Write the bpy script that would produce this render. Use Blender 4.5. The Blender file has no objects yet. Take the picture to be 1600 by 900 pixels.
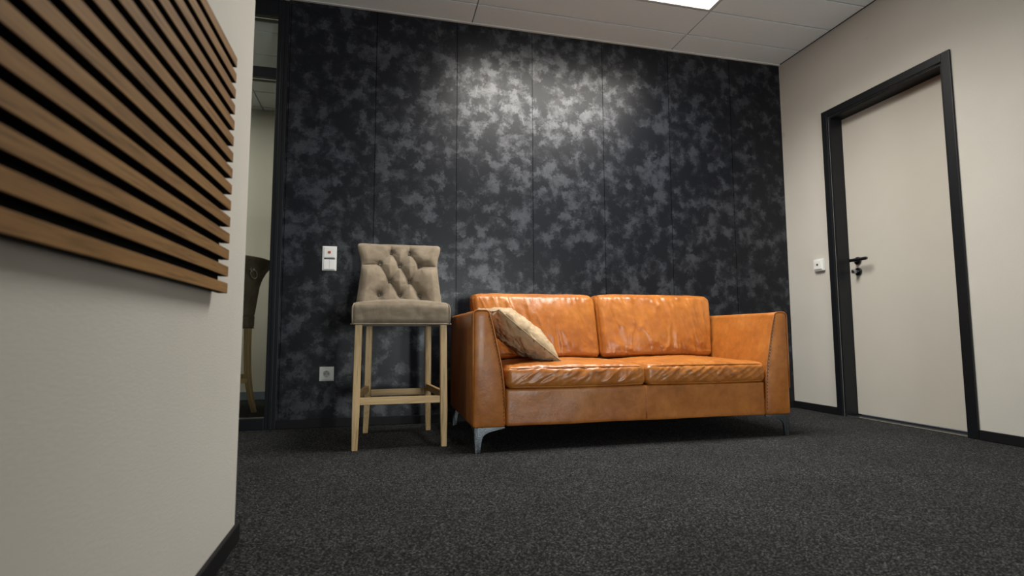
import bpy, bmesh, math, random
from mathutils import Vector, Matrix, noise
random.seed(4)
sc = bpy.context.scene
col = sc.collection
R = math.radians

# ------------------------------------------------------------------ measures
D = 3.35        # back wall plane (y)
XR = 2.949      # right wall plane (x)
XL = -0.363     # left wall plane (x)
YL = 1.574      # end of the left wall
H = 2.598       # ceiling height
REAR = -3.2     # wall behind the camera
XFL = -2.9      # far side of the passage on the left

# ------------------------------------------------------------------ helpers
def link(o, parent=None):
    col.objects.link(o)
    if parent: o.parent = parent
    return o

def obj(name, bm, mat, parent=None, smooth=False, origin=None, auto=None):
    """Link a bmesh (built in the parent's space, or world space) as one mesh object."""
    me = bpy.data.meshes.new(name)
    if origin is not None:
        bmesh.ops.translate(bm, verts=bm.verts, vec=-Vector(origin))
    bmesh.ops.recalc_face_normals(bm, faces=bm.faces)
    bm.to_mesh(me); bm.free()
    if smooth or auto:
        for p in me.polygons: p.use_smooth = True
    if auto:
        me.set_sharp_from_angle(angle=R(auto))
    me.materials.append(mat)
    o = bpy.data.objects.new(name, me)
    if origin is not None: o.location = origin
    return link(o, parent)

def tag(o, label, cat, group=None):
    o['label'] = label; o['category'] = cat
    if group: o['group'] = group
    return o

def thing(name, label, cat, loc=(0, 0, 0), rz=0, group=None):
    o = bpy.data.objects.new(name, None)
    o.empty_display_size = .1
    o.location = loc; o.rotation_euler.z = rz
    link(o)
    return tag(o, label, cat, group)

def struct(o):
    o['kind'] = 'structure'
    return o

def box(bm, x0, x1, y0, y1, z0, z1, bev=0, seg=2):
    r = bmesh.ops.create_cube(bm, size=1)
    vs = r['verts']
    bmesh.ops.scale(bm, vec=(abs(x1-x0), abs(y1-y0), abs(z1-z0)), verts=vs)
    bmesh.ops.translate(bm, vec=((x0+x1)/2, (y0+y1)/2, (z0+z1)/2), verts=vs)
    if bev:
        es = list({e for v in vs for e in v.link_edges})
        bmesh.ops.bevel(bm, geom=es, offset=bev, segments=seg, affect='EDGES', profile=.6)
    return bm

def BM(): return bmesh.new()

def cyl(bm, p0, p1, r0, r1=None, seg=32, bev=0):
    p0, p1 = Vector(p0), Vector(p1)
    r1 = r0 if r1 is None else r1
    d = p1-p0
    m = Matrix.Translation((p0+p1)/2) @ d.to_track_quat('Z', 'Y').to_matrix().to_4x4()
    r = bmesh.ops.create_cone(bm, cap_ends=True, segments=seg, radius1=r0, radius2=r1, depth=d.length, matrix=m)
    if bev:
        vs = set(r['verts'])
        es = [e for e in bm.edges if e.verts[0] in vs and e.verts[1] in vs and len(e.link_faces) == 2 and any(len(f.verts) > 4 for f in e.link_faces)]
        bmesh.ops.bevel(bm, geom=es, offset=bev, segments=3, affect='EDGES', profile=.5)
    return bm

def tube(bm, pts, r, seg=8, closed=False):
    pts = [Vector(p) for p in pts]
    n = len(pts); rings = []
    up = None
    for i, p in enumerate(pts):
        if closed: t = pts[(i+1) % n]-pts[i-1]
        else: t = pts[min(i+1, n-1)]-pts[max(i-1, 0)]
        t.normalize()
        if up is None:
            up = t.orthogonal().normalized()
        up = (up - t*up.dot(t))
        up = up.normalized() if up.length > 1e-6 else t.orthogonal().normalized()
        s = t.cross(up)
        rr = r(i/(n-1)) if callable(r) else r
        rings.append([bm.verts.new(p+up*math.cos(a)*rr+s*math.sin(a)*rr) for a in [2*math.pi*k/seg for k in range(seg)]])
    for i in range(n if closed else n-1):
        a, b = rings[i], rings[(i+1) % n]
        for k in range(seg):
            bm.faces.new((a[k], a[(k+1) % seg], b[(k+1) % seg], b[k]))
    if not closed:
        bm.faces.new(rings[0][::-1]); bm.faces.new(rings[-1])
    return bm

def prism(bm, poly, axis, a, b, bev=0):
    """Extrude a 2-D polygon between a and b along an axis ('x','y','z')."""
    def P(u, v, w):
        return {'x': (w, u, v), 'y': (u, w, v), 'z': (u, v, w)}[axis]
    v0 = [bm.verts.new(P(u, v, a)) for u, v in poly]
    v1 = [bm.verts.new(P(u, v, b)) for u, v in poly]
    n = len(poly)
    fs = [bm.faces.new(v0[::-1]), bm.faces.new(v1)]
    for i in range(n):
        fs.append(bm.faces.new((v0[i], v0[(i+1) % n], v1[(i+1) % n], v1[i])))
    if bev:
        es = list({e for f in fs[:2] for e in f.edges})
        bmesh.ops.bevel(bm, geom=es, offset=bev, segments=2, affect='EDGES', profile=.6)
    return bm

def loft(bm, sections):
    """sections: list of equal-length rings of points, capped."""
    rings = [[bm.verts.new(p) for p in s] for s in sections]
    n = len(rings[0])
    for a, b in zip(rings, rings[1:]):
        for k in range(n):
            bm.faces.new((a[k], a[(k+1) % n], b[(k+1) % n], b[k]))
    bm.faces.new(rings[0][::-1]); bm.faces.new(rings[-1])
    return bm

def soft_box(hx, hy, hz, r, n=(40, 24, 16), deform=None):
    """Rounded box around the origin as one closed quad grid; deform(q, pos, nrm) -> pos."""
    bm = BM()
    cache = {}
    N = n
    def sp(i, k):
        t = 2*i/N[k]-1
        return .45*t+.55*math.sin(math.pi/2*t)
    half = (hx, hy, hz)
    def vert(i, j, k):
        key = (i, j, k)
        if key in cache: return cache[key]
        q = Vector((sp(i, 0), sp(j, 1), sp(k, 2)))
        p = Vector((q.x*hx, q.y*hy, q.z*hz))
        inner = Vector([max(-(half[a]-r), min(half[a]-r, p[a])) for a in range(3)])
        d = p-inner
        nrm = d.normalized() if d.length > 1e-9 else Vector((0, 0, 1))
        pos = inner+nrm*r
        if deform: pos = deform(q, pos, nrm)
        v = bm.verts.new(pos); cache[key] = v
        return v
    for a in range(3):
        b, c = (a+1) % 3, (a+2) % 3
        for s in (0, N[a]):
            for i in range(N[b]):
                for j in range(N[c]):
                    def at(ii, jj):
                        key = [0, 0, 0]; key[a] = s; key[b] = ii; key[c] = jj
                        return vert(*key)
                    bm.faces.new((at(i, j), at(i+1, j), at(i+1, j+1), at(i, j+1)))
    return bm

def fbm(x, y, z, o=3):
    return noise.fractal(Vector((x, y, z)), 1.0, 2.0, o)

def sstep(a, b, x):
    t = max(0, min(1, (x-a)/(b-a))); return t*t*(3-2*t)

def lerp(a, b, t): return a+(b-a)*t
def interp(tab, x):
    if x <= tab[0][0]: return tab[0][1]
    for (a, va), (b, vb) in zip(tab, tab[1:]):
        if x <= b: return lerp(va, vb, (x-a)/(b-a))
    return tab[-1][1]

# ------------------------------------------------------------------ materials
def newmat(name):
    m = bpy.data.materials.new(name); m.use_nodes = True
    nt = m.node_tree
    return m, nt, nt.nodes['Principled BSDF']

def N(nt, t, **kw):
    n = nt.nodes.new(t)
    for k, v in kw.items():
        if k in n.inputs: n.inputs[k].default_value = v
        else: setattr(n, k, v)
    return n

def ramp(nt, fac, stops, interp='LINEAR'):
    n = nt.nodes.new('ShaderNodeValToRGB'); n.color_ramp.interpolation = interp
    e = n.color_ramp.elements
    while len(e) < len(stops): e.new(.5)
    for el, (p, c) in zip(e, stops):
        el.position = p; el.color = (c, c, c, 1) if isinstance(c, (int, float)) else (*c, 1)
    nt.links.new(fac, n.inputs['Fac'])
    return n

def coords(nt, scale=(1, 1, 1), kind='Object', rot=(0, 0, 0)):
    tc = nt.nodes.new('ShaderNodeTexCoord'); mp = nt.nodes.new('ShaderNodeMapping')
    mp.inputs['Scale'].default_value = scale; mp.inputs['Rotation'].default_value = rot
    nt.links.new(tc.outputs[kind], mp.inputs['Vector'])
    return mp.outputs['Vector']

def bump(nt, bs, h, strength=.3, dist=.01, prev=None):
    b = N(nt, 'ShaderNodeBump', Strength=strength, Distance=dist)
    nt.links.new(h, b.inputs['Height'])
    if prev: nt.links.new(prev.outputs['Normal'], b.inputs['Normal'])
    nt.links.new(b.outputs['Normal'], bs.inputs['Normal'])
    return b

def mix(nt, fac, a, b, blend='MIX'):
    n = nt.nodes.new('ShaderNodeMix'); n.data_type = 'RGBA'; n.blend_type = blend
    for v, i in ((fac, 0), (a, 6), (b, 7)):
        if isinstance(v, bpy.types.NodeSocket): nt.links.new(v, n.inputs[i])
        elif isinstance(v, (int, float)) and i == 0: n.inputs[0].default_value = v
        else: n.inputs[i].default_value = (*v, 1) if len(v) == 3 else v
    return n.outputs[2]

def math_(nt, op, a, b=None):
    n = nt.nodes.new('ShaderNodeMath'); n.operation = op
    for i, v in enumerate((a, b)):
        if v is None: continue
        if isinstance(v, bpy.types.NodeSocket): nt.links.new(v, n.inputs[i])
        else: n.inputs[i].default_value = v
    return n.outputs[0]

def plain(name, c, rough=.5, metal=0, var=.12, nscale=30, bumpy=0, spec=.5):
    m, nt, bs = newmat(name)
    v = coords(nt)
    n = N(nt, 'ShaderNodeTexNoise', Scale=nscale, Detail=4.0)
    nt.links.new(v, n.inputs['Vector'])
    rp = ramp(nt, n.outputs['Fac'], [(.3, tuple(x*(1-var) for x in c)), (.7, tuple(min(1, x*(1+var)) for x in c))])
    nt.links.new(rp.outputs['Color'], bs.inputs['Base Color'])
    bs.inputs['Roughness'].default_value = rough; bs.inputs['Metallic'].default_value = metal
    bs.inputs['Specular IOR Level'].default_value = spec
    if bumpy: bump(nt, bs, n.outputs['Fac'], bumpy, .002)
    return m

def make_plaster(name, c):
    m, nt, bs = newmat(name)
    v = coords(nt)
    big = N(nt, 'ShaderNodeTexNoise', Scale=2.2, Detail=3.0); nt.links.new(v, big.inputs['Vector'])
    rp = ramp(nt, big.outputs['Fac'], [(.3, tuple(x*.96 for x in c)), (.7, tuple(min(1, x*1.03) for x in c))])
    # woven glass-fibre wallpaper under paint: fine horizontal/vertical threads
    w1 = N(nt, 'ShaderNodeTexNoise', Scale=1.0, Detail=2.0); nt.links.new(coords(nt, (60, 60, 420)), w1.inputs['Vector'])
    w2 = N(nt, 'ShaderNodeTexNoise', Scale=1.0, Detail=2.0); nt.links.new(coords(nt, (380, 380, 50)), w2.inputs['Vector'])
    s = math_(nt, 'ADD', w1.outputs['Fac'], w2.outputs['Fac'])
    sp = N(nt, 'ShaderNodeTexNoise', Scale=9.0, Detail=2.0); nt.links.new(v, sp.inputs['Vector'])
    marks = ramp(nt, sp.outputs['Fac'], [(.76, 0.0), (.80, .25)])
    c2 = mix(nt, marks.outputs['Color'], rp.outputs['Color'], tuple(x*.6 for x in c))
    nt.links.new(c2, bs.inputs['Base Color'])
    bs.inputs['Roughness'].default_value = .75
    bs.inputs['Specular IOR Level'].default_value = .3
    bump(nt, bs, s, .35, .0012)
    return m

M = {}
M['plaster'] = make_plaster('painted_fibre_wallpaper', (.56, .535, .485))
M['white_wall'] = make_plaster('next_room_paint', (.68, .66, .58))
M['anthracite'] = plain('anthracite_lacquer', (.0065, .0075, .0095), .42, var=.06, spec=.3)
M['skirting'] = plain('black_skirting', (.006, .006, .007), .6, var=.1, spec=.25)
M['ceiling'] = plain('ceiling_tile', (.78, .83, .85), .9, var=.03, nscale=220, bumpy=.1, spec=.2)
M['trim'] = plain('ceiling_trim_white', (.62, .61, .58), .5, var=.02)
M['dark_void'] = plain('ceiling_void', (.03, .03, .03), .9)
M['door'] = plain('door_leaf_laminate', (.55, .52, .46), .5, var=.015, nscale=6, spec=.4)
M['chrome'] = plain('brushed_steel', (.32, .32, .34), .28, 1, var=.08, nscale=80)
M['dark_steel'] = plain('dark_handle_steel', (.10, .10, .11), .25, 1, var=.1)
M['leg_steel'] = plain('pewter_leg_metal', (.105, .115, .125), .42, 1, var=.35, nscale=160, bumpy=.5)
M['ring'] = plain('polished_chrome_ring', (.75, .75, .74), .15, 1, var=.03)
M['alu'] = plain('aluminium_strip', (.55, .54, .52), .35, 1, var=.05)
M['white_plastic'] = plain('white_plastic', (.78, .78, .76), .35, var=.01)
M['dark_hole'] = plain('socket_hole', (.008, .008, .008), .6)
M['red_plastic'] = plain('red_lens', (.50, .09, .03), .3, var=.1)
M['brown_plastic'] = plain('brown_lens', (.08, .045, .025), .3, var=.1)
M['stitch'] = plain('dark_stitching', (.045, .018, .008), .7, var=.2)
M['button'] = plain('button_velvet', (.17, .145, .12), .9, var=.1)
M['felt'] = plain('black_felt', (.006, .006, .006), .95, var=.3, nscale=300, spec=.1)

def m_wallpaper():
    m, nt, bs = newmat('blotched_dark_wallpaper')
    tc = nt.nodes.new('ShaderNodeTexCoord')
    sx = nt.nodes.new('ShaderNodeSeparateXYZ'); nt.links.new(tc.outputs['Object'], sx.inputs[0])
    # strips 0.512 m wide hung side by side
    strip = math_(nt, 'DIVIDE', math_(nt, 'SUBTRACT', sx.outputs['X'], .457), .512)
    fr = math_(nt, 'FRACT', strip)
    seam = ramp(nt, fr, [(0, 0.0), (.006, 1.0), (.994, 1.0), (1, 0.0)])
    v = coords(nt, (1, 1, 1))
    # ragged feathering of the blotches
    wn = N(nt, 'ShaderNodeTexNoise', Scale=46.0, Detail=6.0, Roughness=.72); nt.links.new(v, wn.inputs['Vector'])
    wv = nt.nodes.new('ShaderNodeVectorMath'); wv.operation = 'SUBTRACT'
    nt.links.new(wn.outputs['Color'], wv.inputs[0]); wv.inputs[1].default_value = (.5, .5, .5)
    wsc = nt.nodes.new('ShaderNodeVectorMath'); wsc.operation = 'SCALE'; wsc.inputs['Scale'].default_value = .085
    nt.links.new(wv.outputs[0], wsc.inputs[0])
    wa = nt.nodes.new('ShaderNodeVectorMath'); wa.operation = 'ADD'
    nt.links.new(v, wa.inputs[0]); nt.links.new(wsc.outputs[0], wa.inputs[1])
    n1 = N(nt, 'ShaderNodeTexNoise', Scale=14.2, Detail=3.0, Roughness=.5, Distortion=.3); nt.links.new(wa.outputs[0], n1.inputs['Vector'])
    n2 = N(nt, 'ShaderNodeTexNoise', Scale=3.1, Detail=2.0, Roughness=.5); nt.links.new(v, n2.inputs['Vector'])
    f = math_(nt, 'ADD', n1.outputs['Fac'], math_(nt, 'MULTIPLY', math_(nt, 'SUBTRACT', n2.outputs['Fac'], .5), .30))
    blot = ramp(nt, f, [(.44, 0.0), (.53, .22), (.61, .72), (.70, 1.0)])
    # fabric-like threads
    th = N(nt, 'ShaderNodeTexNoise', Scale=1.0, Detail=2.0); nt.links.new(coords(nt, (520, 40, 26)), th.inputs['Vector'])
    th2 = N(nt, 'ShaderNodeTexNoise', Scale=1.0, Detail=2.0); nt.links.new(coords(nt, (26, 40, 520)), th2.inputs['Vector'])
    thr = math_(nt, 'MULTIPLY', th.outputs['Fac'], th2.outputs['Fac'])
    grain = ramp(nt, thr, [(.12, .62), (.40, 1.25)])
    bl = math_(nt, 'MULTIPLY', blot.outputs['Color'], grain.outputs['Color'])
    c = mix(nt, bl, (.0026, .0038, .0070), (.0185, .0225, .032))
    c2 = mix(nt, seam.outputs['Color'], (.002, .002, .003), c)
    nt.links.new(c2, bs.inputs['Base Color'])
    spec = math_(nt, 'MULTIPLY', math_(nt, 'ADD', math_(nt, 'MULTIPLY', bl, .62), .33), seam.outputs['Color'])
    nt.links.new(spec, bs.inputs['Specular IOR Level'])
    bs.inputs['Roughness'].default_value = .37
    bump(nt, bs, thr, .25, .001)
    return m
M['wallpaper'] = m_wallpaper()

def m_carpet():
    m, nt, bs = newmat('charcoal_loop_carpet')
    v = coords(nt)
    vo = N(nt, 'ShaderNodeTexVoronoi', Scale=260.0, Randomness=1.0); nt.links.new(v, vo.inputs['Vector'])
    n = N(nt, 'ShaderNodeTexNoise', Scale=190.0, Detail=3.0, Roughness=.7); nt.links.new(v, n.inputs['Vector'])
    big = N(nt, 'ShaderNodeTexNoise', Scale=3.0, Detail=3.0); nt.links.new(v, big.inputs['Vector'])
    hs = nt.nodes.new('ShaderNodeSeparateColor'); nt.links.new(vo.outputs['Color'], hs.inputs[0])
    mixv = math_(nt, 'ADD', math_(nt, 'MULTIPLY', hs.outputs[0], .55), math_(nt, 'MULTIPLY', n.outputs['Fac'], .5))
    rp = ramp(nt, mixv, [(.26, (.004, .0043, .005)), (.52, (.016, .0168, .018)), (.70, (.052, .052, .052)), (.90, (.18, .178, .17))])
    bg = ramp(nt, big.outputs['Fac'], [(.3, .85), (.7, 1.15)])
    c = mix(nt, 1.0, rp.outputs['Color'], bg.outputs['Color'], 'MULTIPLY')
    nt.links.new(c, bs.inputs['Base Color'])
    bs.inputs['Roughness'].default_value = .95
    bs.inputs['Specular IOR Level'].default_value = .15
    h = math_(nt, 'SUBTRACT', n.outputs['Fac'], vo.outputs['Distance'])
    bump(nt, bs, h, .8, .006)
    return m
M['carpet'] = m_carpet()

def m_leather():
    m, nt, bs = newmat('cognac_leather')
    v = coords(nt)
    n = N(nt, 'ShaderNodeTexNoise', Scale=5.0, Detail=5.0, Roughness=.6); nt.links.new(v, n.inputs['Vector'])
    n3 = N(nt, 'ShaderNodeTexNoise', Scale=26.0, Detail=4.0, Roughness=.6); nt.links.new(v, n3.inputs['Vector'])
    rp = ramp(nt, n.outputs['Fac'], [(.3, (.315, .098, .019)), (.52, (.405, .137, .025)), (.72, (.475, .180, .036))])
    sc_ = ramp(nt, n3.outputs['Fac'], [(.35, .86), (.65, 1.08)])
    c = mix(nt, 1.0, rp.outputs['Color'], sc_.outputs['Color'], 'MULTIPLY')
    nt.links.new(c, bs.inputs['Base Color'])
    rr = ramp(nt, n3.outputs['Fac'], [(.3, .29), (.7, .39)])
    nt.links.new(rr.outputs['Color'], bs.inputs['Roughness'])
    bs.inputs['Specular IOR Level'].default_value = .48
    vo = N(nt, 'ShaderNodeTexVoronoi', Scale=420.0); nt.links.new(v, vo.inputs['Vector'])
    cr = N(nt, 'ShaderNodeTexNoise', Scale=48.0, Detail=4.0, Roughness=.62, Distortion=.8); nt.links.new(v, cr.inputs['Vector'])
    b1 = bump(nt, bs, vo.outputs['Distance'], .10, .0015)
    bump(nt, bs, cr.outputs['Fac'], .18, .004, b1)
    return m
M['leather'] = m_leather()

def m_velvet(name, c0, c1, scale=12, wr=.35):
    m, nt, bs = newmat(name)
    v = coords(nt)
    n = N(nt, 'ShaderNodeTexNoise', Scale=scale, Detail=5.0, Roughness=.6, Distortion=.6); nt.links.new(v, n.inputs['Vector'])
    rp = ramp(nt, n.outputs['Fac'], [(.34, c0), (.66, c1)])
    nt.links.new(rp.outputs['Color'], bs.inputs['Base Color'])
    bs.inputs['Roughness'].default_value = .85
    bs.inputs['Specular IOR Level'].default_value = .2
    bs.inputs['Sheen Weight'].default_value = .35
    bs.inputs['Sheen Roughness'].default_value = .4
    bs.inputs['Sheen Tint'].default_value = (.85, .78, .68, 1)
    f = N(nt, 'ShaderNodeTexNoise', Scale=420.0, Detail=2.0); nt.links.new(v, f.inputs['Vector'])
    b1 = bump(nt, bs, f.outputs['Fac'], .15, .001)
    bump(nt, bs, n.outputs['Fac'], wr, .006, b1)
    return m
M['velvet'] = m_velvet('taupe_velvet', (.170, .134, .096), (.255, .206, .150))
M['pillow'] = m_velvet('sand_velvet', (.38, .275, .165), (.49, .37, .23), 9, .3)

def m_wood(name, dark, light, along='Z', scale=1.0, rough=.5):
    m, nt, bs = newmat(name)
    s = {'X': (2.2, 34, 34), 'Y': (34, 2.2, 34), 'Z': (34, 34, 2.2)}[along]
    v = coords(nt, tuple(x*scale for x in s))
    n = N(nt, 'ShaderNodeTexNoise', Scale=1.0, Detail=6.0, Roughness=.62, Distortion=.7); nt.links.new(v, n.inputs['Vector'])
    s2 = tuple(x*6 if x > 10 else x*3 for x in s)
    p = N(nt, 'ShaderNodeTexNoise', Scale=1.0, Detail=3.0, Roughness=.6); nt.links.new(coords(nt, s2), p.inputs['Vector'])
    rp = ramp(nt, n.outputs['Fac'], [(.28, dark), (.72, light)])
    pr = ramp(nt, p.outputs['Fac'], [(.34, .62), (.5, 1.0)])
    c = mix(nt, 1.0, rp.outputs['Color'], pr.outputs['Color'], 'MULTIPLY')
    nt.links.new(c, bs.inputs['Base Color'])
    bs.inputs['Roughness'].default_value = rough
    bump(nt, bs, p.outputs['Fac'], .15, .001)
    return m
M['oak_z'] = m_wood('oak_upright', (.58, .37, .16), (.76, .54, .28), 'Z')
M['oak_x'] = m_wood('oak_crosswise', (.58, .37, .16), (.76, .54, .28), 'X')
M['oak_y'] = m_wood('oak_lengthwise', (.52, .32, .13), (.68, .46, .22), 'Y')
M['slat'] = m_wood('walnut_slat', (.200, .102, .036), (.300, .165, .060), 'Y', 1.5, .65)
M['slat'].node_tree.nodes['Principled BSDF'].inputs['Specular IOR Level'].default_value = .2

def m_emit(name, c, s):
    m, nt, bs = newmat(name)
    bs.inputs['Base Color'].default_value = (.8, .8, .8, 1)
    bs.inputs['Emission Color'].default_value = (*c, 1)
    bs.inputs['Emission Strength'].default_value = s
    return m
M['lamp'] = m_emit('lamp_diffuser', (1.0, .94, .84), 6)

def m_glass():
    m, nt, bs = newmat('partition_glass')
    bs.inputs['Base Color'].default_value = (.92, .95, .93, 1)
    bs.inputs['Roughness'].default_value = .0
    bs.inputs['IOR'].default_value = 1.5
    bs.inputs['Transmission Weight'].default_value = 1
    # thin pane: let straight light through
    tr = nt.nodes.new('ShaderNodeBsdfTransparent'); tr.inputs[0].default_value = (.91, .92, .90, 1)
    gl = nt.nodes.new('ShaderNodeBsdfGlossy'); gl.inputs['Roughness'].default_value = .0
    fr = nt.nodes.new('ShaderNodeFresnel'); fr.inputs['IOR'].default_value = 1.5
    mx = nt.nodes.new('ShaderNodeMixShader')
    nt.links.new(fr.outputs[0], mx.inputs[0]); nt.links.new(tr.outputs[0], mx.inputs[1]); nt.links.new(gl.outputs[0], mx.inputs[2])
    nt.links.new(mx.outputs[0], nt.nodes['Material Output'].inputs['Surface'])
    return m
M['glass'] = m_glass()

# ------------------------------------------------------------------ room shell
YN = 4.90   # far wall of the room behind the glass
ZN = 2.50   # its ceiling
XG = -0.577 # right end of the glazed partition
T = .12
bm = BM(); box(bm, XFL-.2, XR+T, REAR-T, YN+.2, -.1, 0)
struct(obj('floor', bm, M['carpet']))

bm = BM(); box(bm, XG, XR+T, D, D+T, 0, H+.1)
struct(obj('wall_back', bm, M['wallpaper']))

# right wall with the door opening
CY0, CY1, CZ = 2.918, 2.152, 2.010      # clear opening between the casings
bm = BM()
box(bm, XR, XR+T, CY0, D, 0, H+.1)
box(bm, XR, XR+T, REAR, CY1, 0, H+.1)
box(bm, XR, XR+T, CY1, CY0, CZ, H+.1)
struct(obj('wall_right', bm, M['plaster']))

# (unseen pier added behind the camera, shades the left wall from the window)
bm = BM(); prism(bm, [(XL-T, REAR), (.56, REAR), (.56, -1.1), (XL, -1.1), (XL, YL), (XL-T, YL)], 'z', 0, H+.1)
struct(obj('wall_left', bm, M['plaster']))

# wall behind the camera, with a window opening
WX0, WX1, WZ0, WZ1 = 1.05, 1.90, .10, 1.2
bm = BM()
box(bm, XFL, WX0, REAR-T, REAR, 0, H+.1)
box(bm, WX1, XR+T, REAR-T, REAR, 0, H+.1)
box(bm, WX0, WX1, REAR-T, REAR, 0, WZ0)
box(bm, WX0, WX1, REAR-T, REAR, WZ1, H+.1)
struct(obj('wall_rear', bm, plain('rear_wall_paint', (.10, .10, .105), .7)))
bm = BM(); box(bm, XFL-T, XFL, REAR-T, YN+.1, 0, H+.1)
struct(obj('wall_far_left', bm, plain('passage_wall_paint', (.2, .2, .2), .7)))
bm = BM(); box(bm, XFL, XG+1.4, YN, YN+.1, 0, H)
struct(obj('wall_beyond', bm, M['white_wall']))
bm = BM(); box(bm, XG+1.3, XG+1.4, D+T, YN, 0, H)
struct(obj('wall_beyond_right', bm, M['white_wall']))

# ceiling: long tiles 1.465 x 0.2715 m with a shadow joint, over a dark void
TX, TY, XB, Y1 = 1.465, .2715, 2.0162, 3.1298
bm = BM()
g = .0055
cols = []
x = XB
while x > XFL: cols.append((x-TX, x)); x -= TX
cols.insert(0, (XB, XR))
rows = [(Y1, D-.001)]
y = Y1
while y > REAR: rows.append((max(y-TY, REAR), y)); y -= TY
for ci, (a, b) in enumerate(cols):
    for ri, (c, d) in enumerate(rows):
        if ci == 1 and ri in (2, 3, 4): continue      # opening of the panel light
        box(bm, max(a, XFL)+g, min(b, XR)-g*.3, c+g, d-g, H, H+.028)
struct(obj('ceiling', bm, M['ceiling']))
bm = BM(); box(bm, XFL-T, XR+T, REAR-T, D+T, H+.029, H+.09)
struct(obj('ceiling_void', bm, M['dark_void']))
bm = BM(); box(bm, XFL-T, XG+1.4, D+T, YN+.1, ZN+.02, ZN+.04)
for k in range(4):
    for j in range(7):
        x0 = -1.03-(2-k)*1.0; y0 = D+T+.003+j*.31-.19
        if x0 > XG+1.4: continue
        box(bm, x0+g, min(x0+1.0, XG+1.3)-g, max(y0, D+T)+g, min(y0+.31, YN)-g, ZN, ZN+.018, .002, 1)
struct(obj('ceiling_beyond', bm, M['ceiling']))

# ceiling edge trim (L profile)
bm = BM(); box(bm, XG, XR, D-.018, D-.0008, H-.006, H-.0005, .001, 1)
struct(obj('trim_1', bm, M['trim']))
bm = BM(); box(bm, XR-.008, XR-.0008, REAR, D-.02, H-.003, H-.0005)
struct(obj('trim_2', bm, M['dark_void']))
bm = BM(); box(bm, XFL+.002, XG-.002, D-.02, D-.0008, H-.014, H-.0005, .001, 1)
struct(obj('trim_3', bm, M['trim']))

# skirting boards
BH = .05
bm = BM(); box(bm, XG+.002, XR-.016, D-.013, D-.0005, .0005, BH, .003)
struct(obj('baseboard_back', bm, M['skirting']))
bm = BM(); box(bm, XR-.013, XR-.0005, 2.97, D-.001, .0005, BH, .003)
box(bm, XR-.013, XR-.0005, REAR+.02, 2.100, .0005, BH, .003)
struct(obj('baseboard_right', bm, M['skirting']))
bm = BM(); box(bm, XL+.0005, XL+.011, -.99, YL+.011, .0005, BH-.002, .003)
box(bm, XL-T, XL, YL+.0005, YL+.011, .0005, BH-.002, .003)
struct(obj('baseboard_left', bm, M['skirting']))
bm = BM(); box(bm, XFL+.01, XG+1.29, YN-.015, YN-.0005, .0005, .07, .003)
struct(obj('baseboard_beyond', bm, plain('grey_blue_skirting', (.20, .24, .29), .5)))

# ------------------------------------------------------------------ glazed partition
w = struct(bpy.data.objects.new('window_1', None)); w.location = (XG, D, 0); link(w)
def wl(bm): bmesh.ops.translate(bm, verts=bm.verts, vec=(-XG, -D, 0)); return bm
GY0, GY1 = D-.006, D+.075
bm = BM()
box(bm, -.640, XG-.0005, GY0, GY1, .0, H-.016, .003)                # right post
box(bm, -.618, -.600, GY0-.006, GY0+.004, .0, H-.016, .002)          # cover bead on the post
for px in (-1.72, XFL+.002):
    box(bm, px, px+.063, GY0, GY1, 0, H-.016, .003)
obj('window_frame', wl(bm), M['anthracite'], w)
bm = BM(); box(bm, XFL+.06, -.6405, GY0, GY1, .0, .062, .003); obj('bottom_rail', wl(bm), M['anthracite'], w)
bm = BM(); box(bm, XFL+.06, -.6405, GY0+.012, GY0+.026, .0625, .067, .001); obj('glazing_bead', wl(bm), M['chrome'], w)
bm = BM(); box(bm, XFL+.06, -.6405, GY0, GY1, 2.087, 2.148, .003); obj('transom', wl(bm), M['anthracite'], w)
bm = BM(); box(bm, XFL+.06, -.6405, GY0, GY1, 2.474, H-.016, .003); obj('top_rail', wl(bm), M['anthracite'], w)
bm = BM(); box(bm, XFL+.06, -.6405, D+.03, D+.036, .0675, 2.0865); obj('window_pane', wl(bm), M['glass'], w)
bm = BM(); box(bm, XFL+.06, -.6405, D+.03, D+.036, 2.1485, 2.4735); obj('window_pane', wl(bm), M['glass'], w)

# window behind the camera
w2 = struct(bpy.data.objects.new('window_2', None)); w2.location = (0, REAR, 0); link(w2)
bm = BM()
for a in ((WX0, WX0+.06, WZ0, WZ1), (WX1-.06, WX1, WZ0, WZ1), (WX0+.06, WX1-.06, WZ0, WZ0+.06), (WX0+.06, WX1-.06, WZ1-.06, WZ1), (1.445, 1.505, WZ0+.06, WZ1-.06)):
    box(bm, a[0], a[1], -.09, -.03, a[2], a[3], .003)
obj('window_frame', bm, M['white_plastic'], w2)
bm = BM(); box(bm, WX0+.06, WX1-.06, -.065, -.06, WZ0+.06, WZ1-.06); obj('window_pane', bm, M['glass'], w2)

# ------------------------------------------------------------------ door
LX = XR+.092      # face of the leaf
d = struct(bpy.data.objects.new('door_1', None)); d.location = (XR, 2.535, 0); link(d)
DO = (XR, 2.535, 0)
def dl(bm): bmesh.ops.translate(bm, verts=bm.verts, vec=-Vector(DO)); return bm
bm = BM()
cw = .048
box(bm, XR-.012, XR-.0005, CY0, CY0+cw, .0, CZ+cw, .003)             # casings on the wall
box(bm, XR-.012, XR-.0005, CY1-cw, CY1, .0, CZ+cw, .003)
box(bm, XR-.012, XR-.0005, CY1, CY0, CZ, CZ+cw, .003)
box(bm, XR-.0005, XR+T, CY0-.014, CY0-.0003, .0, CZ-.001, .002)      # jamb linings
box(bm, XR-.0005, XR+T, CY1+.0003, CY1+.014, .0, CZ-.001, .002)
box(bm, XR-.0005, XR+T, CY1+.014, CY0-.014, CZ-.015, CZ-.0003, .002)
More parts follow.
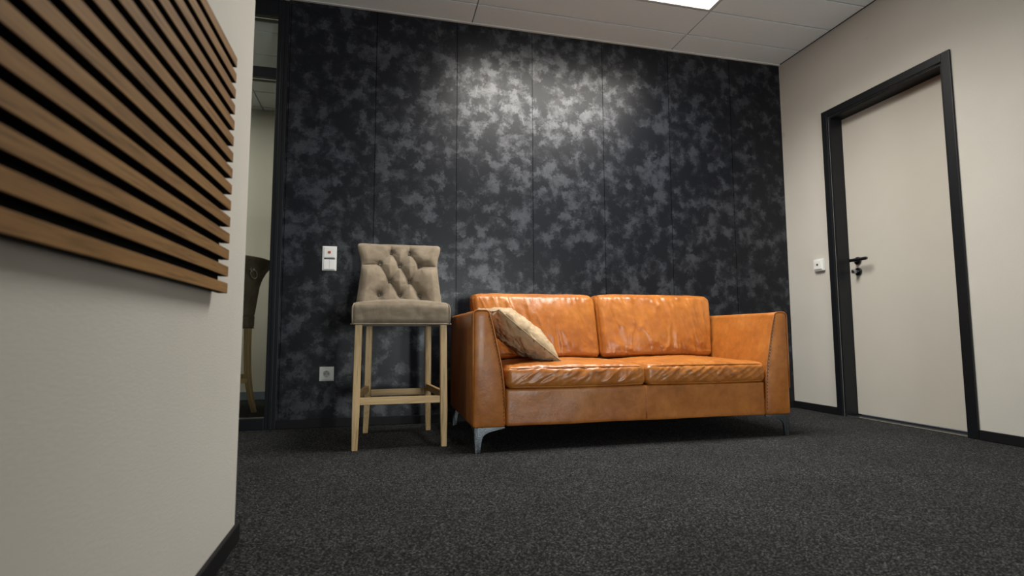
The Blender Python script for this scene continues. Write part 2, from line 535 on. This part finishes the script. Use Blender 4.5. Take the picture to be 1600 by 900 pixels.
box(bm, XR-.014, XR-.010, CY0+.004, CY0+.008, .0, CZ+.01, .001, 1)   # bead line of the casing
obj('door_frame', dl(bm), M['anthracite'], d)
bm = BM(); box(bm, LX, LX+.038, CY1+.0155, CY0-.0155, .014, CZ-.017, .002)
obj('door_leaf', dl(bm), M['door'], d)
bm = BM(); box(bm, XR+.02, LX+.03, CY1+.015, CY0-.015, .0003, .005, .001)
obj('threshold', dl(bm), M['anthracite'], d)
bm = BM(); box(bm, XR+.002, XR+.016, CY1+.015, CY0-.015, .0003, .006, .001)
obj('threshold_strip', dl(bm), M['alu'], d)
HY, HZ = 2.835, 1.012
hd = bm = BM()
cyl(bm, (LX, HY, HZ), (LX-.010, HY, HZ), .026, .025, 40, .002)
cyl(bm, (LX-.010, HY, HZ), (LX-.058, HY, HZ), .0095, .0085, 24)
def lev(x, y, z, r): return [(x+math.cos(a)*r*.75, y, z+math.sin(a)*r) for a in [k*math.pi/8 for k in range(16)]]
loft(bm, [lev(LX-.058, HY+.014, HZ, .004), lev(LX-.058, HY+.010, HZ, .0098), lev(LX-.058, HY-.02, HZ, .0105), lev(LX-.058, HY-.113, HZ+.001, .0105), lev(LX-.058, HY-.119, HZ+.001, .008)])
obj('door_handle', dl(bm), M['dark_steel'], d, auto=40)
bm = BM(); CZ2 = HZ-.072
cyl(bm, (LX, HY, CZ2), (LX-.010, HY, CZ2), .026, .025, 40, .002)
obj('cylinder_rose', dl(bm), M['dark_steel'], d, auto=40)
bm = BM()
cyl(bm, (LX-.010, HY, CZ2), (LX-.028, HY, CZ2), .0085, None, 24)
cyl(bm, (LX-.028, HY, CZ2), (LX-.050, HY, CZ2), .0145, .013, 24, .002)
obj('lock_knob', dl(bm), M['chrome'], d, auto=40)
bm = BM()
for z in (.24, 1.78):
    cyl(bm, (LX-.008, CY1+.012, z-.04), (LX-.008, CY1+.012, z+.04), .007, None, 16)
obj('hinge', dl(bm), M['dark_steel'], d, auto=40)

# ------------------------------------------------------------------ recessed lamp
def ceiling_lamp(x0, x1, y0, y1, label):
    cx, cy = (x0+x1)/2, (y0+y1)/2
    t = thing('ceiling_light', label, 'ceiling light', (cx, cy, H))
    hx, hy = (x1-x0)/2-.004, (y1-y0)/2-.004
    bm = BM(); f = .016
    box(bm, -hx, hx, -hy, -hy+f, -.003, .02, .001); box(bm, -hx, hx, hy-f, hy, -.003, .02, .001)
    box(bm, -hx, -hx+f, -hy+f, hy-f, -.003, .02, .001); box(bm, hx-f, hx, -hy+f, hy-f, -.003, .02, .001)
    obj('light_frame', bm, M['trim'], t)
    bm = BM(); box(bm, -hx+f+.0005, hx-f-.0005, -hy+f+.0005, hy-f-.0005, .004, .012)
    obj('diffuser', bm, M['lamp'], t)
    # the luminaire's prismatic cover throws its light mostly downwards
    l = bpy.data.lights.new('ceiling_light_output', 'AREA'); l.shape = 'RECTANGLE'
    l.size = 2*hx-.04; l.size_y = 2*hy-.04; l.energy = 54; l.color = (1.0, .98, .925); l.spread = R(140)
    lo = bpy.data.objects.new('ceiling_light_output', l); lo.location = (0, 0, .002); link(lo, t)
    return t
ceiling_lamp(XB-TX, XB, Y1-4*TY, Y1-TY, 'bright white recessed ceiling panel light between grey ceiling tiles')

# ------------------------------------------------------------------ slat panel on the left wall
SY0, SY1 = -.95, 1.300
SZ0, PITCH, SH = .632, .0373, .0225
t = thing('slat_panel', 'walnut brown horizontal slat wall panel on black backing, left wall', 'wall panel', (XL, (SY0+SY1)/2, SZ0))
so = Vector((XL, (SY0+SY1)/2, SZ0))
bm = BM(); box(bm, XL+.0005, XL+.011, SY0+.004, SY1-.006, SZ0+.004, SZ0+14*PITCH+SH, .001, 1)
bmesh.ops.translate(bm, verts=bm.verts, vec=-so)
obj('backing_board', bm, M['felt'], t)
bm = BM()
for k in range(15):
    box(bm, XL+.0112, XL+.030, SY0, SY1+random.uniform(-.001, .001), SZ0+k*PITCH, SZ0+k*PITCH+SH, .0008, 1)
bmesh.ops.translate(bm, verts=bm.verts, vec=-so)
sl_o = obj('slats', bm, M['slat'], t)
sl_o.data.materials.append(M['felt'])
for p in sl_o.data.polygons:
    if abs(p.normal.z) > .9: p.material_index = 1      # fibre-board core, black above and below

# ------------------------------------------------------------------ wall fittings
def plate(bm, w_, h_, dpt, bev=.003): box(bm, -w_/2, w_/2, -dpt, 0, -h_/2, h_/2, bev)

t = thing('light_switch', 'white double light switch with red pilot lens on dark wall beside stool', 'light switch', (-.307, D-.0005, .996))
bm = BM(); plate(bm, .082, .148, .009, .003); obj('plate', bm, M['white_plastic'], t)
bm = BM(); box(bm, -.031, .031, -.0125, -.0092, .006, .068, .002); obj('lens_cover', bm, M['white_plastic'], t)
bm = BM(); box(bm, -.009, .007, -.0145, -.0127, .030, .044, .001)
obj('pilot_lens', bm, M['red_plastic'], t)
for s in (-1, 1):
    bm = BM()
    prism(bm, [(-.0092, -.068), (-.0145, -.066), (-.0115, -.006), (-.0092, -.006)], 'x', min(s*.0006, s*.031), max(s*.0006, s*.031), .001)
    obj('rocker', bm, M['white_plastic'], t)
bm = BM(); box(bm, -.031, .031, -.0100, -.0092, -.0055, .0015); obj('gap', bm, M['dark_hole'], t)

t = thing('power_socket', 'white square power socket low on dark wall beside stool', 'socket', (-.306, D-.0005, .310))
bm = BM(); plate(bm, .081, .083, .008, .003); obj('plate', bm, M['white_plastic'], t)
# insert with a round well
bm = BM(); box(bm, -.033, .033, -.0115, -.0082, -.033, .033, .0025); obj('insert', bm, M['white_plastic'], t)
bm = BM(); tube(bm, [(.0205*math.cos(a), -.0125, .0205*math.sin(a)) for a in [2*math.pi*k/48 for k in range(48)]], .0022, 8, True)
obj('rim', bm, M['white_plastic'], t, True)
bm = BM(); cyl(bm, (0, -.0114, 0), (0, -.0122, 0), .019, None, 40); obj('well', bm, plain('socket_well', (.42, .42, .41), .5, var=.02), t)
for s in (-1, 1):
    bm = BM(); cyl(bm, (s*.0095, -.0122, 0), (s*.0095, -.0127, 0), .0030, None, 16); obj('hole', bm, M['dark_hole'], t)
for s in (-1, 1):
    bm = BM(); box(bm, -.004, .004, -.0145, -.0123, s*.0165-.0022, s*.0165+.0022, .0006); obj('earth_clip', bm, M['chrome'], t)

t = thing('wall_button', 'small white square wall switch with dark round lens beside door frame', 'light switch', (XR-.0005, 3.050, 1.008), R(-90))
# local -y is -x in the world here
bm = BM(); box(bm, -.041, .041, -.020, 0, -.041, .041, .004); obj('plate', bm, M['white_plastic'], t)
bm = BM(); box(bm, -.031, .031, -.026, -.0202, -.031, .031, .003); obj('rocker', bm, M['white_plastic'], t)
bm = BM(); cyl(bm, (0, -.0262, .002), (0, -.0285, .002), .0075, .007, 24); obj('lens', bm, M['brown_plastic'], t, auto=40)

# ------------------------------------------------------------------ sofa
SX0, SX1 = .414, 2.123
SF, SB = 2.44, 3.26
SO = Vector(((SX0+SX1)/2, (SF+SB)/2, 0))
sofa = thing('sofa', 'cognac orange leather two seat sofa against dark wall', 'sofa', SO)
def sl(bm): bmesh.ops.translate(bm, verts=bm.verts, vec=-SO); return bm

ARM = [(.112, .154), (.20, .152), (.30, .146), (.38, .136), (.45, .122), (.55, .100), (.62, .084), (.652, .078)]
AT, AB = .652, .112
def arm_profile(side):
    """closed outline (x, z) of an arm, outer side vertical, inner side sloping, soft top corners"""
    ox = SX0 if side < 0 else SX1
    s = 1 if side < 0 else -1
    pts = []
    rb = .012
    pts += [(rb, AB), (0.003, AB+.003), (0, AB+rb)]
    pts += [(0, z) for z in (.25, .40, .55)]
    r = .022
    for k in range(7):
        a = math.pi-k*math.pi/2/6
        pts.append((r+math.cos(a)*r, AT-r+math.sin(a)*r))
    tw = .078
    for k in range(7):
        a = math.pi/2-k*math.pi/2/6
        pts.append((tw-r+math.cos(a)*r, AT-r+math.sin(a)*r))
    pts += [(interp(ARM, z), z) for z in (.60, .55, .50, .45, .38, .30, .20)]
    pts += [(.154, AB+rb), (.151, AB+.003), (.154-rb, AB)]
    return [(ox+s*u, z) for u, z in pts]

for side in (-1, 1):
    prof = arm_profile(side)
    bm = BM()
    cx = sum(p[0] for p in prof)/len(prof); cz = .38
    secs = []
    ys = [(SF, .012), (SF+.003, .005), (SF+.010, .0)]+[(y, 0) for y in (2.55, 2.7, 2.85, 3.0, 3.12, 3.2)]+[(SB-.010, 0), (SB-.003, .005), (SB, .012)]
    for y, ins in ys:
        secs.append([(x+(ins if x < cx else -ins)*min(1, abs(x-cx)/.03), y, z+(ins if z < cz else -ins)*min(1, abs(z-cz)/.25)) for x, z in prof])
    loft(bm, secs)
    arm = obj('armrest', sl(bm), M['leather'], sofa, auto=50)
    # welt along the front edge of the arm
    bm = BM()
    path = [(x, SF+.004, z) for x, z in prof[3:-3]]
    tube(bm, path, .0034, 8)
    obj('piping', sl(bm), M['leather'], arm, True)
    # dark hand stitching next to the welt
    bm = BM()
    s = 1 if side < 0 else -1
    ox = SX0 if side < 0 else SX1
    z = .14
    while z < .63:
        u = interp(ARM, z)-.0085
        u2 = interp(ARM, z+.011)-.0085
        tube(bm, [(ox+s*u, SF-.0005, z), (ox+s*u2, SF-.0005, z+.011)], .0012, 6)
        z += .017
    obj('stitching', sl(bm), M['stitch'], arm)

# base with front rail
def base_def(q, p, n):
    f = fbm(p.x*5, p.y*5+3, p.z*8, 3)*.0025
    return p+n*f
bx0, bx1 = SX0+.1545, SX1-.1545
bw = (bx1-bx0)/2
bm = soft_box(bw, (3.14-SF-.004)/2, .0865, .010, (60, 10, 14), base_def)
bmesh.ops.translate(bm, verts=bm.verts, vec=((bx0+bx1)/2, (3.14+SF+.004)/2, .1985))
base = obj('seat_base', sl(bm), M['leather'], sofa, True)
bm = BM()
tube(bm, [(1.280, SF+.0035, z) for z in (.122, .16, .20, .24, .28)], .0022, 6)
tube(bm, [(1.2845, SF+.0045, z) for z in (.122, .16, .20, .24, .28)], .0030, 6)
obj('seam', sl(bm), M['leather'], base, True)
# back frame
bm = soft_box(bw-.001, .058, .268, .02, (30, 8, 12))
bmesh.ops.translate(bm, verts=bm.verts, vec=((bx0+bx1)/2, 3.2005, .380))
obj('back_frame', sl(bm), M['leather'], sofa, True)

# seat cushions
def seat_cushion(x0, x1, seed):
    y0, y1, z0, z1 = SF-.006, 3.02, .2865, .386
    hx, hy, hz = (x1-x0)/2, (y1-y0)/2, (z1-z0)/2
    c = Vector(((x0+x1)/2, (y0+y1)/2, (z0+z1)/2))
    def df(q, p, n):
        cx = 1-q.x*q.x; cy = 1-q.y*q.y
        p = p.copy()
        if n.z > 0: p.z += n.z*(.026*cx**.7*cy**.6)
        # soft sag of the front lip and bulge of the front face
        if n.y < -.2: p.y -= .010*(1-q.z*q.z)*cx**.4*(-n.y)
        if n.z < 0 and q.y < -.4: p.z -= .006*cx*(-q.y)*(-n.z)
        p.x += .004*math.copysign(1, q.x)*(1-q.z*q.z)*(abs(n.x))
        # creases on the front face, running diagonally
        fr = max(0, -n.y)
        if fr > .05:
            s = p.x+seed
            w1 = fbm(s*26+p.z*24*math.sin(s*4), p.z*14, seed, 3)
            w2 = 1-abs(fbm(s*19-p.z*30, p.z*9+4, seed+7, 2))*2.2
            p.y += fr*(.0035*w1-.0045*max(0, w2)**3)*(.35+cx)
        if n.z > .3:
            w = fbm(p.x*9+seed, p.y*7, 0, 3)*.004+(1-abs(fbm(p.x*14+p.y*6+seed, p.y*20, 5, 2))*2)**2*.0012
            lip = sstep(.55, .95, -q.y)
            w += lip*.0035*fbm(p.x*34+seed, p.y*12, 2, 2)
            p.z += n.z*w
        return p
    bm = soft_box(hx, hy, hz, .024, (110, 46, 22), df)
    # welts
    bmesh.ops.translate(bm, verts=bm.verts, vec=c)
    o = obj('seat_cushion', sl(bm), M['leather'], sofa, True)
    for zz, off in ((hz-.010, .0), (-hz+.010, 0)):
        bm = BM(); path = []
        for k in range(61):
            t = -1+2*k/60
            x = t*(hx-.010)
            q = Vector((max(-1, min(1, t)), -1, zz/hz))
            nn = Vector((0, -.72, .7 if zz > 0 else -.7))
            p = Vector((x, -hy+.0065, zz+(.0022 if zz > 0 else -.0022)))
            cx_ = 1-t*t
            p.y -= .010*(1-q.z*q.z)*cx_**.4*.72
            if zz > 0: p.z += .7*(.0045*cx_**.7)
            else: p.z -= .0042*cx_
            e = sstep(.94, 1, abs(t))
            p.y += e*.008
            path.append(p+c)
        tube(bm, path, .0032, 8)
        obj('piping', sl(bm), M['leather'], o, True)
    return o
seat_cushion(.5715, 1.2785, 1.3)
seat_cushion(1.2825, 1.9680, 5.1)

# back cushions
def back_cushion(x0, x1, ztop, seed, sl_, sr_):
    z0 = .402; h = ztop-z0
    hx, hy, hz = (x1-x0)/2, .075, h/2
    c = Vector(((x0+x1)/2, 3.035, z0+hz))
    lean = .085
    def df(q, p, n):
        p = p.copy()
        cx = 1-q.x*q.x; cz = 1-q.z*q.z
        if n.y < 0: p.y += n.y*(.050*cx**.55*cz**.5)
        # arm slope: narrower at the bottom on the arm side
        tz = (1-q.z)/2
        if q.x < 0: p.x += sl_*tz*(-q.x)
        else: p.x -= sr_*tz*q.x
        # soft corners on top, slightly hollow top edge
        if q.z > 0:
            p.z -= .010*abs(q.x)**8*q.z
            p.x -= .006*q.x*sstep(.7, 1, q.z)*abs(q.x)**6
        fr = max(0, -n.y)
        if fr > .05:
            s = p.x+seed
            up = sstep(-.6, .9, q.z)
            w1 = fbm(s*17+p.z*3, p.z*4.0, seed, 2)
            ridge = max(0, 1-abs(w1)*3.2)**2
            gat = sstep(.45, .95, q.z)
            w2 = fbm(s*44, p.z*9, seed+3, 2)
            low = sstep(.2, .9, -q.z)
            w3 = fbm(s*12+p.z*14, p.z*12-s*5, seed+9, 3)
            p.y += fr*(-.0075*ridge*(.35+.65*cx)+.0065*w2*gat-.007*w1*(.4+.6*cx)+.004*w3*(.3+low))
        else:
            p += n*.003*fbm(p.x*14+seed, p.y*14, p.z*14, 2)
        # lean back
        p.y += lean*(q.z*hz)/(hz*2)*1.0
        return p
    bm = soft_box(hx, hy, hz, .030, (120, 20, 66), df)
    bmesh.ops.translate(bm, verts=bm.verts, vec=c)
    o = obj('back_cushion', sl(bm), M['leather'], sofa, True)
    # welt around the front panel
    bm = BM(); path = []
    r = .03
    for k in range(160):
        a = 2*math.pi*k/160
        # superellipse outline
        ca, sa = math.cos(a), math.sin(a)
        e = .16
        u = math.copysign(abs(ca)**e, ca); v = math.copysign(abs(sa)**e, sa)
        x = u*(hx-.004); z = v*(hz-.004)
        tz = (1-v)/2
        if u < 0: x += sl_*tz*(-u)
        else: x -= sr_*tz*u
        zz = z-(.010*abs(u)**8*v if v > 0 else 0)
        path.append(Vector((x, -.046+lean*z/(hz*2), zz))+c)
    tube(bm, path, .0034, 8, True)
    obj('piping', sl(bm), M['leather'], o, True)
    bm = BM()
    n = int((x1-x0-.08)/.017)
    for k in range(n):
        x = x0+.04+k*.017
        q = (x-c.x)/hx
        z = hz-.004-.010*abs(q)**8-.0045
        y = -.0535+lean*z/(hz*2)
        tube(bm, [Vector((x-c.x, y, z))+c, Vector((x-c.x+.010, y, z))+c], .0013, 6)
    obj('stitching', sl(bm), M['stitch'], o)
    return o
back_cushion(.497, 1.2500, .776, 2.2, .045, 0)
back_cushion(1.2545, 2.040, .781, 8.8, 0, .05)

# legs: cast metal corner brackets, one flange along each side
def sofa_leg(px, py, sx, sy):
    prof = [(0, 0), (.026, 0), (.028, .035), (.031, .060), (.037, .074), (.048, .083), (.065, .090), (.100, .098), (.140, .104), (.140, .1115), (-.002, .1115), (-.002, .06)]
    bm = BM()
    prism(bm, [(px+sx*u, v) for u, v in prof], 'y', py, py+sy*.010, .0015)
    prism(bm, [(py+sy*u, v) for u, v in prof], 'x', px+sx*.0, px+sx*.010, .0015)
    return bm
for sx, sy, px, py in ((1, 1, SX0+.011, SF+.010), (-1, 1, SX1-.011, SF+.010), (1, -1, SX0+.011, SB-.012), (-1, -1, SX1-.011, SB-.012)):
    obj('leg', sl(sofa_leg(px, py, sx, sy)), M['leg_steel'], sofa, auto=30)

# ------------------------------------------------------------------ pillow leaning on the left arm
def make_pillow():
    hx, hy, th = .205, .185, .074
    def df(q, p, n):
        # outline pulled in between the corners
        u, v = q.x, q.y
        x = u*hx*(1-.085*(1-v*v)); y = v*hy*(1-.085*(1-u*u))
        prof = (max(0, 1-abs(u)**2.6)**.62)*(max(0, 1-abs(v)**2.6)**.62)
        s = q.z
        z = s*(th*prof+.004)
        z += math.copysign(1, s)*abs(s)*(.010*fbm(u*3.6+9, v*3, s, 3)-.011*max(0, 1-abs(fbm(u*2.2-v*1.2+3, v*2.0+u, 11+s, 2))*5)**2*prof**.5+.006*max(0, 1-abs(fbm(u*3.3+v*2, v*5.2, 4+s, 2))*3)**2*prof)
        edge = max(abs(u), abs(v))
        cr = sstep(.6, 1, edge)
        z += cr*.0060*fbm(u*9, v*9, s, 2)
        # sag over the middle
        return Vector((x, y, z))
    return soft_box(1, 1, 1, .0001, (64, 64, 6), df)
pz = thing('pillow', 'sand beige velvet cushion leaning on the left sofa armrest', 'cushion', (.688, 2.690, .543))
pz.rotation_euler = (0, 0, 0)
pm = make_pillow()
axu = Vector((.335, .05, -.255)).normalized()
axv = Vector((-.10, 1, .06)); axv = (axv-axu*axv.dot(axu)).normalized()
axn = axu.cross(axv)
rot = Matrix((axu, axv, axn)).transposed().to_4x4()
bmesh.ops.transform(pm, matrix=rot, verts=pm.verts)
obj('cover', pm, M['pillow'], pz, True)
bm = BM(); path = []
for k in range(160):
    a = k/160*4; s = int(a); f = (a-s)*2-1
    u, v = ((f, -1), (1, f), (-f, 1), (-1, -f))[s]
    path.append(rot @ Vector((u*.205*(1-.085*(1-v*v)), v*.185*(1-.085*(1-u*u)), 0)))
tube(bm, path, .0032, 6, True)
obj('seam', bm, M['pillow'], pz, True)

# ------------------------------------------------------------------ bar stools
def make_stool(label):
    t = thing('bar_stool', label, 'bar stool', (0, 0, 0))
    # seat
    def seat_df(q, p, n):
        p = p.copy()
        cx, cy = 1-q.x*q.x, 1-q.y*q.y
        if n.z > 0: p.z += n.z*.030*cx**.75*(.35+.65*cy**.6)
        if q.z < 0: p.z -= 0
        # sides swell a little towards the bottom front
        p.y -= max(0, -n.y)*(.006*cx**.5+.003*(1-q.z))
        w = fbm(p.x*11, p.z*16+p.y*5, 3, 3)
        p += n*.0022*w
        fold = max(0, 1-abs(fbm(p.x*5+p.z*9*math.copysign(1, p.x), p.z*20, 8, 2))*3)**2
        if n.y < -.5: p.y += .002*fold*abs(q.x)
        return p
    bm = soft_box(.236, .215, .052, .024, (70, 40, 18), seat_df)
    bmesh.ops.translate(bm, verts=bm.verts, vec=(0, -.018, .637))
    seat = obj('seat', bm, M['velvet'], t, True)
    bm = BM()
    yf = -.018-.215-.0065
    path = [(-.2365, -.018+.2, .590), (-.2375, -.10, .590), (-.236, yf+.022, .590), (-.228, yf+.006, .590), (-.21, yf-.001, .590)]
    path += [(x, yf-.004, .590) for x in (-.1, 0, .1)]+[(-x, y, z) for x, y, z in path[::-1]]
    tube(bm, path, .0034, 8)
    for s in (-1, 1):
        tube(bm, [(s*.2295, yf+.0035, .590), (s*.2300, yf+.0030, .62), (s*.2300, yf+.0042, .655), (s*.2280, yf+.008, .676), (s*.224, yf+.02, .6865), (s*.222, yf+.06, .690)], .0030, 8)
    obj('piping', bm, M['velvet'], seat, True)
    # tufted backrest
    Z0, Z1 = .66, 1.066
    hz = (Z1-Z0)/2; zc = (Z0+Z1)/2
    WID = [(.66, .233), (.72, .231), (.80, .222), (.88, .214), (.935, .212), (.98, .219), (1.02, .232), (1.066, .242)]
    btn = [(-.048, 1.010), (.056, 1.008), (-.112, .936), (0, .928), (.112, .930), (-.054, .838), (.056, .836), (-.112, .758), (.002, .757), (.114, .757)]
    links = [(0, 3), (1, 3), (0, 2), (1, 4), (2, 5), (3, 5), (3, 6), (4, 6), (5, 7), (5, 8), (6, 8), (6, 9)]
    segs = [(btn[a], btn[b]) for a, b in links]
    segs += [(btn[2], (-.24, .922)), (btn[4], (.24, .922)), (btn[0], (-.050, 1.07)), (btn[1], (.060, 1.07)), (btn[7], (-.13, .66)), (btn[9], (.13, .66)), (btn[8], (0, .66))]
    def dseg(x, z, a, b):
        ax, az = a; bx, bz = b
        dx, dz = bx-ax, bz-az
        tt = max(0, min(1, ((x-ax)*dx+(z-az)*dz)/(dx*dx+dz*dz)))
        return math.hypot(x-ax-dx*tt, z-az-dz*tt)
    def spine(z):   # y of the middle of the back at height z
        return .200+.25*(z-.66)+1.6*max(0, z-.86)**2
    def tuft(x, z, q):
        edge = sstep(1.0, .80, abs(q.x))*sstep(1.0, .86, q.z)
        e = min(dseg(x, z, a, b) for a, b in segs)
        bd = min(math.hypot(x-a, z-b) for a, b in btn)
        puff = .024*(1-math.exp(-(e/.026)**2))+.010*(1-math.exp(-(e/.0045)**2))
        dim = .030*math.exp(-(bd/.015)**2)+.008*math.exp(-(bd/.034)**2)
        rad = 0
        if bd < .07:
            b = min(btn, key=lambda k: math.hypot(x-k[0], z-k[1]))
            an = math.atan2(z-b[1], x-b[0])
            rad = .0012*math.sin(an*13+b[0]*40)*math.exp(-(bd/.035)**2)*sstep(.004, .014, bd)
        return (puff-dim+rad)*(.25+.75*edge)+.0015*fbm(x*18, z*18, 2, 2)
    def back_df(q, p, n):
        z = zc+p.z
        f = interp(WID, z)/.236
        x = p.x*f
        curl = .045*abs(q.x)**2.0          # wings come forward
        y = spine(z)+p.y-curl
        if n.y < -.3:
            y -= tuft(x, z, q)*min(1, (-n.y-.3)/.5)
        if n.z > 0:
            z += n.z*.006*(1-q.x**2)+n.z*.002*fbm(x*12, 0, 5, 2)
        return Vector((x, y, z))
    bm = soft_box(.236, .034, hz, .026, (150, 12, 130), back_df)
    back = obj('backrest', bm, M['velvet'], t, True)
    for (x, z) in btn:
        yb = spine(z)-.034-.045*abs(x/.22)**2.0+.024
        bm = BM()
        bmesh.ops.create_uvsphere(bm, u_segments=16, v_segments=10, radius=.0085, matrix=Matrix.Translation((x, yb, z)) @ Matrix.Diagonal((1, .55, 1, 1)))
        obj('button', bm, M['button'], back, True)
    # pull ring on the rear
    zr = .985; yr = spine(zr)+.034
    bm = BM(); cyl(bm, (0, yr-.004, zr), (0, yr+.006, zr), .019, .016, 28, .002)
    cyl(bm, (0, yr+.006, zr), (0, yr+.022, zr), .008, .009, 20, .002)
    kn = obj('ring_mount', bm, M['ring'], back, auto=40)
    bm = BM(); tube(bm, [(.031*math.sin(a), yr+.016+.010*(1-math.cos(a))*.4, zr-.031+.031*math.cos(a)) for a in [2*math.pi*k/48 for k in range(48)]], .0035, 10, True)
    obj('pull_ring', bm, M['ring'], kn, True)
    # legs
    def sq(x, y, z, w_, d_, r=.003):
        return [(x-w_/2+r, y-d_/2, z), (x+w_/2-r, y-d_/2, z), (x+w_/2, y-d_/2+r, z), (x+w_/2, y+d_/2-r, z), (x+w_/2-r, y+d_/2, z), (x-w_/2+r, y+d_/2, z), (x-w_/2, y+d_/2-r, z), (x-w_/2, y-d_/2+r, z)]
    for s in (-1, 1):
        bm = BM()
        loft(bm, [sq(s*(lerp(.2085, .2005, min(1, z/.586))), lerp(-.200, -.202, z/.586), z, interp([(0, .0255), (.17, .034), (.59, .033)], z), interp([(0, .026), (.17, .036), (.59, .036)], z)) for z in (0, .06, .12, .17, .22, .30, .45, .586)])
        obj('front_leg', bm, M['oak_z'], t)
        bm = BM()
        pts = [(0, .262), (.06, .246), (.12, .230), (.18, .218), (.26, .207), (.34, .200), (.45, .196), (.586, .196)]
        loft(bm, [sq(s*interp([(0, .172), (.2, .163), (.586, .160)], z), y, z, interp([(0, .027), (.2, .033), (.586, .034)], z), interp([(0, .030), (.2, .040), (.586, .042)], z)) for z, y in pts])
        obj('rear_leg', bm, M['oak_z'], t, auto=25)
        bm = BM()   # side stretcher, tilted in plan
        a, b = Vector((s*.203, -.185, .247)), Vector((s*.165, .192, .247))
        dv = (b-a).normalized(); nv = Vector((dv.y, -dv.x, 0))*.009
        loft(bm, [[p+nv+Vector((0, 0, -.017)), p-nv+Vector((0, 0, -.017)), p-nv+Vector((0, 0, .017)), p+nv+Vector((0, 0, .017))] for p in (a, b)])
        obj('stretcher', bm, M['oak_y'], t)
    bm = BM(); box(bm, -.188, .188, -.211, -.189, .209, .243, .002); obj('stretcher', bm, M['oak_x'], t)
    bm = BM(); box(bm, -.146, .146, .204, .222, .205, .240, .002); obj('stretcher', bm, M['oak_x'], t)
    return t

def copy_tree(o, parent=None):
    c = o.copy(); col.objects.link(c)
    if parent: c.parent = parent
    for ch in list(o.children): copy_tree(ch, c)
    return c

stool = make_stool('taupe tufted velvet bar stool with oak legs beside the leather sofa')
stool2 = copy_tree(stool)
stool2['label'] = 'bar stool behind the glass partition, its back with a pull ring turned here'
for o in (stool, stool2): o['group'] = 'tufted velvet bar stools'
stool.location = (.098, 2.852, 0)
stool2.location = (-1.167, 4.095, 0); stool2.rotation_euler.z = R(180+62)

# ------------------------------------------------------------------ lights
def area(name, loc, rot, sx, sy, power, c):
    l = bpy.data.lights.new(name, 'AREA'); l.shape = 'RECTANGLE'; l.size = sx; l.size_y = sy
    l.energy = power; l.color = c
    o = bpy.data.objects.new(name, l); o.location = loc; o.rotation_euler = rot
    return link(o)
# daylight through the window behind the camera
area('window_daylight', ((WX0+WX1)/2, REAR-.2, (WZ0+WZ1)/2), (R(90), 0, 0), WX1-WX0, WZ1-WZ0, 200, (.93, .97, 1.0))
# lamp of the room behind the glass
area('next_room_lamp', (-1.5, 3.72, ZN-.03), (0, 0, 0), .6, .3, 19, (1.0, .96, .84))
# unseen fill light added in the passage, brightens the stool behind the glass
area('passage_fill', (-1.9, 2.3, H-.03), (0, 0, 0), .9, .3, 16, (1.0, .95, .86))

wd = bpy.data.worlds.new('World'); sc.world = wd; wd.use_nodes = True
wd.node_tree.nodes['Background'].inputs['Color'].default_value = (.55, .65, .8, 1)
wd.node_tree.nodes['Background'].inputs['Strength'].default_value = .1

# ------------------------------------------------------------------ camera
cd = bpy.data.cameras.new('Camera'); cam = bpy.data.objects.new('Camera', cd); link(cam)
f, pi_, ya, ro, h = 833.09, .0864, .2407, -.0035, .5393
fw = Vector((math.sin(ya)*math.cos(pi_), math.cos(ya)*math.cos(pi_), math.sin(pi_)))
r0 = Vector((math.cos(ya), -math.sin(ya), 0)); u0 = r0.cross(fw)
rv = r0*math.cos(ro)+u0*math.sin(ro); uv = -r0*math.sin(ro)+u0*math.cos(ro)
cam.matrix_world = Matrix.Translation((0, 0, h)) @ Matrix((rv, uv, -fw)).transposed().to_4x4()
cd.sensor_width = 36; cd.lens = f/1600*36; cd.clip_start = .02
cd.dof.use_dof = True; cd.dof.focus_distance = 2.75; cd.dof.aperture_fstop = 3.2
sc.camera = cam
sc.view_settings.view_transform = 'Standard'; sc.view_settings.look = 'None'
sc.view_settings.exposure = 0; sc.view_settings.gamma = 1; sc.view_settings.use_curve_mapping = False
